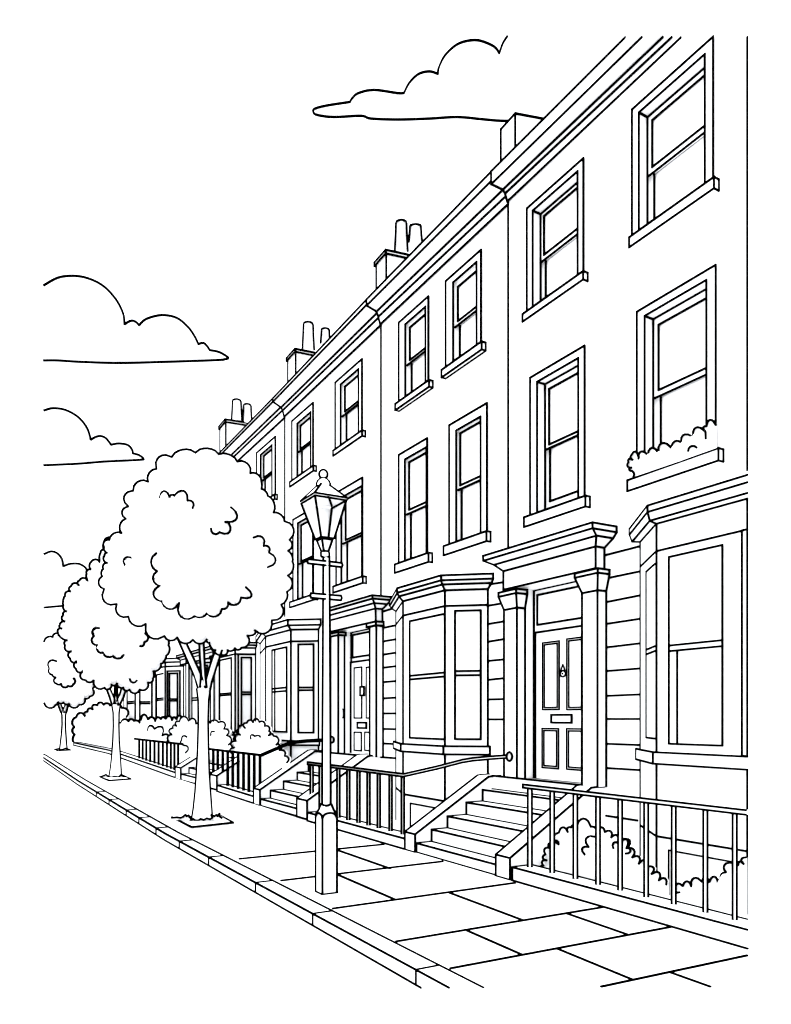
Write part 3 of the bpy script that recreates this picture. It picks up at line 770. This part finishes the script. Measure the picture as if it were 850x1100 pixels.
bush('leafy trailing plant spilling from the first-floor window sill of the nearest house',
     [(681.6,512,-.3),(678.4,506,.5),(679,502.6,.4),(676,497,.5),(680.4,494,.3),(679.6,488.6,.55),(686.4,489.6,.2),(687,493,.6),(697,489.4,.6),(708.4,487,.55),(722,480.8,.5),(735,479.6,.6),(746,469.6,.55),(758,463,.5),(760,458,.6),(770,456.6)], 6.90, T=.07, name='window_box_plant', cat='plant', group=None,
     close=[(770, 481), (730, 496)], centre=(722, 492), squig=[arcs([(739.4,484.4,.35),(748.4,480.6)], .35), arcs([(758,463,.0),(758.3,471)], 0)])

# ------------------------------------------------------------------ trees
def tree(label, D, crown, b, squig, trunk, limbs, centre, T, open_left=False, order=None, w=1.0, fork=None):
    base = At((trunk[0][0] + trunk[0][1]) / 2, trunk[0][2], D)
    o = thing('street_tree', base, label, 'tree', 'street trees along the kerb')
    pl = lambda x, y: At(x, y, D)
    cr = MB()
    if open_left:
        c = arcs(crown, b); full = c; blob(cr, full, [c], pl, -FWD, T, centre, squig, w=w, pw=1.5)
    else:
        c = arcs(crown, b, close=True); blob(cr, c, [c + [c[0]]], pl, -FWD, T, centre, squig, w=w, pw=1.5)
    cr.build('crown', o)
    tm = MB(); path = []; rad = []
    for l, r, y in trunk:
        path.append(pl((l + r) / 2, y)); rad.append((r - l) / 2 * D / f)
    tm.tube(path, rad, 20)
    rt = side(base); nr = near(base) * .02
    path = [p + nr for p in path]
    tm.ink([p - rt * r for p, r in zip(path, rad)], w=w if w <= 1 else 1); tm.ink([p + rt * r for p, r in zip(path, rad)], w=w if w <= 1 else 1)
    t_ = tm.build('trunk', o)
    for lm, sides in limbs:
        lb = MB(); bk = [D + D * .035 * i / (len(lm) - 1) for i in range(len(lm))]
        P = [At((l[0] + r[0]) / 2, (l[1] + r[1]) / 2, b_) for (l, r), b_ in zip(lm, bk)]
        R = [math.hypot(l[0] - r[0], l[1] - r[1]) / 2 * D / f for l, r in lm]
        lb.tube(P, R, 10)
        if 'L' in sides: lb.ink([At(*l, b_) + nr * 2 for (l, r), b_ in zip(lm, bk)], w=w)
        if 'R' in sides: lb.ink([At(*r, b_) + nr * 2 for (l, r), b_ in zip(lm, bk)], w=w)
        lb.build('branch', t_)
    return o
z = lambda L: zoomed(L, 3.864, 100, 470)
D1 = 13.86
crown1 = z([(327,83,.22),(425,65,.22),(522,72,.18),(598,102,.3),(652,150,.25),(697,182,.05),(698,215,.15),(724,243,.2),(748,312,.2),(793,348,.35),(814,425,.3),(808,470,.15),(826,515,.2),(807,572,.3),(803,640,.2),(780,692,.35),(742,757,-.1),(742,772,.35),(670,798,.25),(668,815,.1),(640,820,.35),(615,870,.3),(588,872,.25),(558,880,.3),(535,900,.2),(500,880,.1),(482,850,.3),(472,836,.3),(415,838,.3),(350,828,.3),(297,822,.4),(220,772,.3),(148,742,.35),(100,690,.4),(48,628,.35),(40,575,.2),(45,545,.3),(60,520,.3),(50,490,.2),(60,478,.2),(48,455,.35),(70,425,.25),(120,397,.25),(137,338,.4),(148,287,.42),(168,222,.3),(230,185,.25),(264,132,.4)])
sq1 = [arcs(z([(277,250,.65),(317,247,.3),(337,241,.55),(392,262,.4),(413,292)])),
       arcs(z([(573,290,.6),(550,350,.0),(562,352,.55),(525,393,.4),(490,378)])),
       arcs(z([(667,415,.45),(708,450,.4),(730,478,.5),(725,538)])),
       arcs(z([(132,530,.45),(157,498)])),
       arcs(z([(262,480,-.3),(265,555,-.35),(275,615,-.45),(285,680,-.4),(357,687,-.45),(425,742,-.2),(472,730,-.35),(535,712,-.3),(560,685,-.35),(615,665,-.75),(635,622)]))]
tree('nearest and largest street tree, a round bare-trunked tree left of the lamp post', D1, crown1, .3, sq1,
     [(206.3,227.8,880.5),(208.2,227,868),(210,225.8,850),(211.3,224.6,830),(212.6,223.9,805),(213.4,223.4,775),(213.2,224,752),(211.8,225.6,740)],
     [([((213.3,742),(221.5,742)),((209.5,728),(215.5,723.3)),((200,707),(207.5,706)),((188,680),(196,682))], 'LR'),
      ([((215,738),(222,738)),((216,723),(220.5,725)),((214.6,705),(219.6,705)),((213.6,683),(218.6,683))], 'LR'),
      ([((217,743),(225.6,743)),((220.9,732),(227.8,732)),((226,714),(233,716)),((231.8,697),(238.5,699))], 'LR')],
     (212, 590), 1.75)
z = lambda L: zoomed(L, 5.3125, 40, 580)
crown2 = z([(420,-10,.3),(500,20),(600,150),(650,300),(700,450),(732,548,.15),(748,600,.2),(735,660,.1),(720,692,.2),(705,705,.25),(662,748,.1),(660,790,.3),(632,812,.35),(585,853,.35),(525,853,.3),(490,842,.25),(455,818,.25),(425,825,.2),(405,850,.25),(385,842,.35),(322,800,.25),(278,800,.45),(265,745,.35),(222,735,.4),(235,690,.35),(188,675,.35),(195,635,.35),(160,600,.3),(170,572,.15),(120,530,.35),(140,505,.3),(130,485,.2),(157,465,.35),(150,430,.3),(167,408,.2),(150,375,.1),(160,320,.3),(190,295,.3),(194,265,.35),(238,260,.3),(242,232,.3),(288,233,.1),(282,195,.3),(306,170,.2),(308,128,.3),(358,128,.1),(362,75,.3),(385,60,.2),(383,20,.3)])
sq2 = [arcs(z([(350,503,-.4),(322,548,-.4),(345,600,-.35),(378,645,-.3),(430,660,-.3),(492,658)])), arcs(z([(615,535,.4),(610,585,.3),(588,606)])), arcs(z([(528,793,-.4),(568,802)]))]
tree('middle street tree, half hidden behind the largest crown', 22.2, crown2, .3, sq2,
     [(117.6,130.2,834.4),(119.2,129.6,824),(120.4,129,812),(121.4,128,796),(122,127.6,780),(121.8,127.8,766),(120.6,129,757)],
     [([((120.6,758),(126,758)),((117,747),(121.5,748)),((113.5,738),(117.5,738))], 'LR'),
      ([((122.5,757),(127,757)),((123.2,748),(126,748)),((123.4,736),(126,736))], 'LR'),
      ([((123.8,757),(129,757)),((128.2,748),(132.8,749)),((131,738),(135.5,740))], 'LR')],
     (122, 665), 2.6, w=1.3)
crown3 = z([(40,582,.25),(88,555,.25),(122,535,.2),(220,500),(300,600),(320,700),(300,780,.3),(315,850,.35),(300,893,.2),(272,905,.3),(240,940,.35),(180,935,.2),(150,928,.2),(118,925,.25),(108,940,.35),(40,930)])
sq3 = [arcs(z([(112,693,-.5),(70,735,-.3),(88,770,-.2),(108,785,-.4),(113,822,-.2),(135,822,-.35),(178,832,-.3),(205,825,-.3),(208,792)]))]
tree('farthest and smallest street tree, at the left edge', 34.6, crown3, .3, sq3,
     [(64.4,71.8,805),(65.2,71.2,798),(66.2,70.6,788),(66.8,70.2,778),(66.6,70.4,768),(65.6,71.2,764)],
     [([((65.4,765),(68.8,765)),((62,756),(65.2,757)),((60,750),(63,750))], 'LR'),
      ([((67.2,765),(71.4,765)),((70.4,757),(73.4,757)),((72.8,750),(76,750))], 'LR')],
     (78, 715), 3.5, open_left=True, w=1.3)
def pit(label, pts, tuft, g):
    base = G(sum(p[0] for p in pts) / len(pts), sum(p[1] for p in pts) / len(pts), g)
    m = MB(); P = [G(x, y, g) for x, y in pts]
    T = [p + Vector((0, 0, .012)) for p in P]
    m.loft([T, [p - Vector((0, 0, .05)) for p in P]], inkr=[], corners=False, closed=True)
    for seg in tuft['frame']: m.ink([T[i] for i in seg])
    D = dep(*tuft['at'])
    o = m.build('tree_pit', None, base, label=label, category='tree pit', group='square planting pits around the street trees')
    for tf in tuft['grass']:
        g_ = MB(); top = [At(x, y, D) for x, y in tf]
        n = FWD * .05
        bot = [p - Vector((0, 0, .05)) for p in top]
        g_.loft([[p - n for p in top], [p - n for p in bot]], inkr=[0], corners=False, cap=False)
        g_.loft([[p - n for p in top], [p + n for p in top]], inkr=[], corners=False, cap=False)
        g_.loft([[p + n for p in top], [p + n for p in bot]], inkr=[], corners=False, cap=False)
        g_.build('grass', o)
zz = lambda L: [(x / 6.071 + 190, y / 6.071 + 750) for x, y in L]
tp = At(217, 880, D1)
pit('grassy planting pit around the nearest tree trunk', [(184.8,878.6),(206,889.3),(250.4,884.4),(236,876.5)],
    dict(at=(tp.x - .1, tp.y - .15), frame=[(0, 1, 2, 3)], grass=[zz([(-28,778),(5,775),(30,778),(45,772),(60,758),(70,768),(82,762),(88,775),(100,770),(95,800),(110,785),(125,795),(145,795),(160,785),(180,792),(200,782),(222,788),(236,778),(230,760),(250,768),(262,758),(270,768),(282,750),(285,770),(298,780)])]), rise(13.8))
z7 = lambda L: [(x / 5 + 40, y / 5 + 740) for x, y in L]
tp = At(124, 834.5, 22.2)
pit('planting pit around the middle tree trunk', [(107,835.4),(117.4,839),(140.4,837.4),(131,833)],
    dict(at=(tp.x, tp.y - .2), frame=[(0, 1, 2, 3)], grass=[z7([(335,474),(360,466),(372,460),(385,470),(400,475),(420,470),(440,474),(452,462),(468,470),(480,478)])]), rise(22.6))
tp = At(68, 805.2, 34.6)
pit('planting pit around the farthest tree trunk, at the left edge', [(59,805.2),(62.4,807.2),(75.8,806.4),(72,804.6)],
    dict(at=(tp.x, tp.y - .2), frame=[(0, 1, 2, 3, 0)], grass=[z7([(98,325),(115,322),(128,327),(140,325),(155,320),(172,328)])]), rise(37))

# ------------------------------------------------------------------ street lamp
LX, LY = 3.404, 7.37
g0 = G(350, 960.5, 0); LX, LY = g0.x + .04, g0.y + .07
LD = dep(LX, LY); K = LD / f
def cz(py): return EYE - (py - HY) * K
lamp = thing('street_lamp', (LX, LY, 0), 'old-fashioned iron street lamp with a four-sided glass lantern on a square base', 'street lamp')
RT = side((LX, LY)); NR = near((LX, LY)) * .012
def lx(py): return -min(1, max(0, (640 - py) / 110)) * 3.2 * K
def cen(py): return Vector((LX, LY, cz(py))) + RT * lx(py)
def sq(py, a, rot=0):
    c = cen(py); h_ = a / 2
    return [c + Vector(v) for v in ((-h_, h_, 0), (-h_, -h_, 0), (h_, -h_, 0), (h_, h_, 0))]
b = MB(); a = .17
lo = sq(957, a); lo = [Vector((p.x, p.y, 0)) for p in lo]
hi = sq(878, a); b.loft([hi, lo], inkr=[1], closed=True, corners=True)
nk = sq(864, .082)
b.loft([nk, hi], inkr=[], corners=False, closed=True)
# arched tops of the faces
def archs(p, q, up):
    P = [lerp(p, q, t) + Vector((0, 0, up * math.sqrt(max(0, 1 - (2 * t - 1) ** 2)))) for t in [k / 10 for k in range(11)]]
    return P
out = Vector((-.004, -.004, 0))
b.ink([p + out for p in archs(hi[0], hi[1], .05)]); b.ink([p + out for p in archs(hi[1], hi[2], .055)])
b.ink([hi[0] + Vector((0,0,.03)), lerp(hi[0], nk[0], .6), nk[0]]); b.ink([hi[2] + Vector((0,0,.03)), lerp(hi[2], nk[2], .6), nk[2]])
b.build('base', lamp)
s = MB(); r0, r1 = 4.35 * K, 3.3 * K
pts = [(863.6, r0), (800, r0 * .97), (700, r0 * .86), (598, r1)]
s.tube([(LX, LY, cz(y)) for y, _ in pts], [r for _, r in pts], 16)
for sg in (-1, 1): s.ink([Vector((LX, LY, cz(y))) + RT * (sg * r) + NR for y, r in pts], w=1.1)
s.ink([Vector((LX, LY, cz(864))) + RT * r0 * t + Vector((0, 0, -.012 * (1 - t * t))) - FWD * r0 * math.sqrt(1 - t * t) for t in (-1, -.6, 0, .6, 1)])
s.build('post', lamp)
for (y, L0, L1, th) in ((605.4, 330.8, 366.6, 2.3), (641.3, 333.6, 365.8, 2.5)):
    m = MB(); zc = cz(y); A = Vector((LX + (L0 - 350) * K / S3, LY, zc)); B = Vector((LX + (L1 - 350) * K / S3, LY, zc)); r = th * K
    m.tube([A, A + (B - A) * .02, B - (B - A) * .02, B], [r * .6, r, r, r * .6], 10)
    u = Vector((0, 0, r)); A, B = A + NR, B + NR; m.ink([A + Vector((.01,0,0)) + u, B - Vector((.01,0,0)) + u, B, B - Vector((.01,0,0)) - u, A + Vector((.01,0,0)) - u, A, A + Vector((.01,0,0)) + u], w=1.2)
    m.build('ladder_bar', lamp)
co = MB(); pr = [(598.5, 3.6), (597.6, 4.4), (594, 4.4), (592.6, 3.4)]
co.tube([cen(y) for y, _ in pr], [r * K for _, r in pr], 14)
Lp = [cen(y) - RT * r * K + NR for y, r in pr]; Rp = [cen(y) + RT * r * K + NR for y, r in pr]
co.ink(Lp + list(reversed(Rp)), True); co.build('collar', lamp)
cu = MB(); t_ = sq(580.2, .125); u_ = sq(592.6, .055); cu.loft([t_, u_], inkr=[0, 1], closed=True); cu.build('lantern_cup', lamp)
la = MB()
at_ = .372; ab = .152
T0 = sq(539.4, at_ * .97); B0 = sq(579, ab)
for k in range(4): la.ink([T0[k], B0[k]], w=1)
la.ink(B0, True, w=.8); la.ink([T0[0], T0[1], T0[2], T0[3]], w=.85)
lan = la.build('lantern', lamp)
gl = MB()
for k in (0, 1, 2, 3):
    j = (k + 1) % 4; n = ((T0[j] + T0[k]) / 2 - (T0[0] + T0[2]) / 2).normalized()
    if k in (2, 3): gl.poly([T0[k] + n * .006, T0[j] + n * .006, B0[j] + n * .006, B0[k] + n * .006])
gl.poly([p + Vector((0, 0, .004)) for p in B0])
gl.build('glass', lan)
rf = MB(); e1 = sq(538.0, at_); e2 = sq(536.6, at_); nk2 = sq(522, .105)
rf.loft([nk2, e2], inkr=[], closed=True, cap=False); 
for k in range(3): rf.ink([e2[k], nk2[k]], w=1.1)
rf.ink(e2[:3], w=.85); rf.loft([e2, e1], inkr=[], closed=True, corners=False, cap=False)
rf.ink([cen(522) - RT * 6.6 * K, cen(522) + RT * 6.6 * K])
rf.build('lantern_roof', lan)
dm = MB(); pr = [(522, 7.2), (520, 7.1), (517.2, 5.8), (515.2, 3.8), (514.2, 1.0)]
dm.tube([cen(y) for y, _ in pr], [r * K for _, r in pr], 16)
Lp = [cen(y) - RT * r * K + NR for y, r in pr]; Rp = [cen(y) + RT * r * K + NR for y, r in pr]
dm.ink(Lp + list(reversed(Rp)), True); dm.build('lantern_dome', lan)
fi = MB(); N = 9; pr = [(510 + 4.8 * math.cos(math.pi * k / N), max(.05, 4.4 * math.sin(math.pi * k / N))) for k in range(N + 1)]
fi.tube([cen(y) for y, _ in pr], [r * K for _, r in pr], 16)
Lp = [cen(y) - RT * r * K + NR for y, r in pr]; Rp = [cen(y) + RT * r * K + NR for y, r in pr]
fi.ink(Lp + list(reversed(Rp))); fi.build('finial', lan)

for o in bpy.data.objects:
    if '_b' in o: del o['_b']

# ------------------------------------------------------------------ daylight: bright white overcast
sc = bpy.context.scene
wd = bpy.data.worlds.new('World'); sc.world = wd; wd.use_nodes = True
nt = wd.node_tree; bg = nt.nodes['Background']; out = nt.nodes['World Output']
sky = nt.nodes.new('ShaderNodeTexSky'); sky.sky_type = 'NISHITA'; sky.sun_disc = False
sky.sun_elevation = math.radians(55); sky.sun_rotation = math.radians(250)
nt.links.new(sky.outputs[0], bg.inputs[0]); bg.inputs[1].default_value = .05
veil = nt.nodes.new('ShaderNodeBackground'); veil.inputs[0].default_value = (1, 1, 1, 1); veil.inputs[1].default_value = 1.0
add = nt.nodes.new('ShaderNodeAddShader'); nt.links.new(bg.outputs[0], add.inputs[0]); nt.links.new(veil.outputs[0], add.inputs[1])
nt.links.new(add.outputs[0], out.inputs[0])
sl = bpy.data.lights.new('sun', 'SUN'); sl.energy = .9; sl.angle = math.radians(60); sl.color = (1, .99, .97)
so = bpy.data.objects.new('sun', sl); coll.objects.link(so)
el, az = math.radians(50), math.radians(250)       # from the road side, behind the viewer's left
dirv = Vector((math.sin(az) * math.cos(el), math.cos(az) * math.cos(el), math.sin(el)))
so.rotation_euler = dirv.to_track_quat('Z', 'Y').to_euler(); so.location = (-6, -4, 12)

cam = bpy.data.cameras.new('camera'); co_ = bpy.data.objects.new('camera', cam); coll.objects.link(co_)
co_.location = (0, 0, EYE); co_.rotation_euler = (math.radians(90), 0, math.radians(-30))
cam.sensor_fit = 'HORIZONTAL'; cam.sensor_width = 36; cam.lens = 36 * f / 850
cam.shift_y = (HY - 550) / 850; cam.clip_start = .1; cam.clip_end = 6000
sc.camera = co_
sc.view_settings.view_transform = 'Standard'; sc.view_settings.look = 'None'
sc.view_settings.exposure = 1.1; sc.view_settings.gamma = 1
sc.cycles.max_bounces = 12; sc.cycles.diffuse_bounces = 10; sc.cycles.filter_width = 1.25
sc.cycles.use_denoising = True
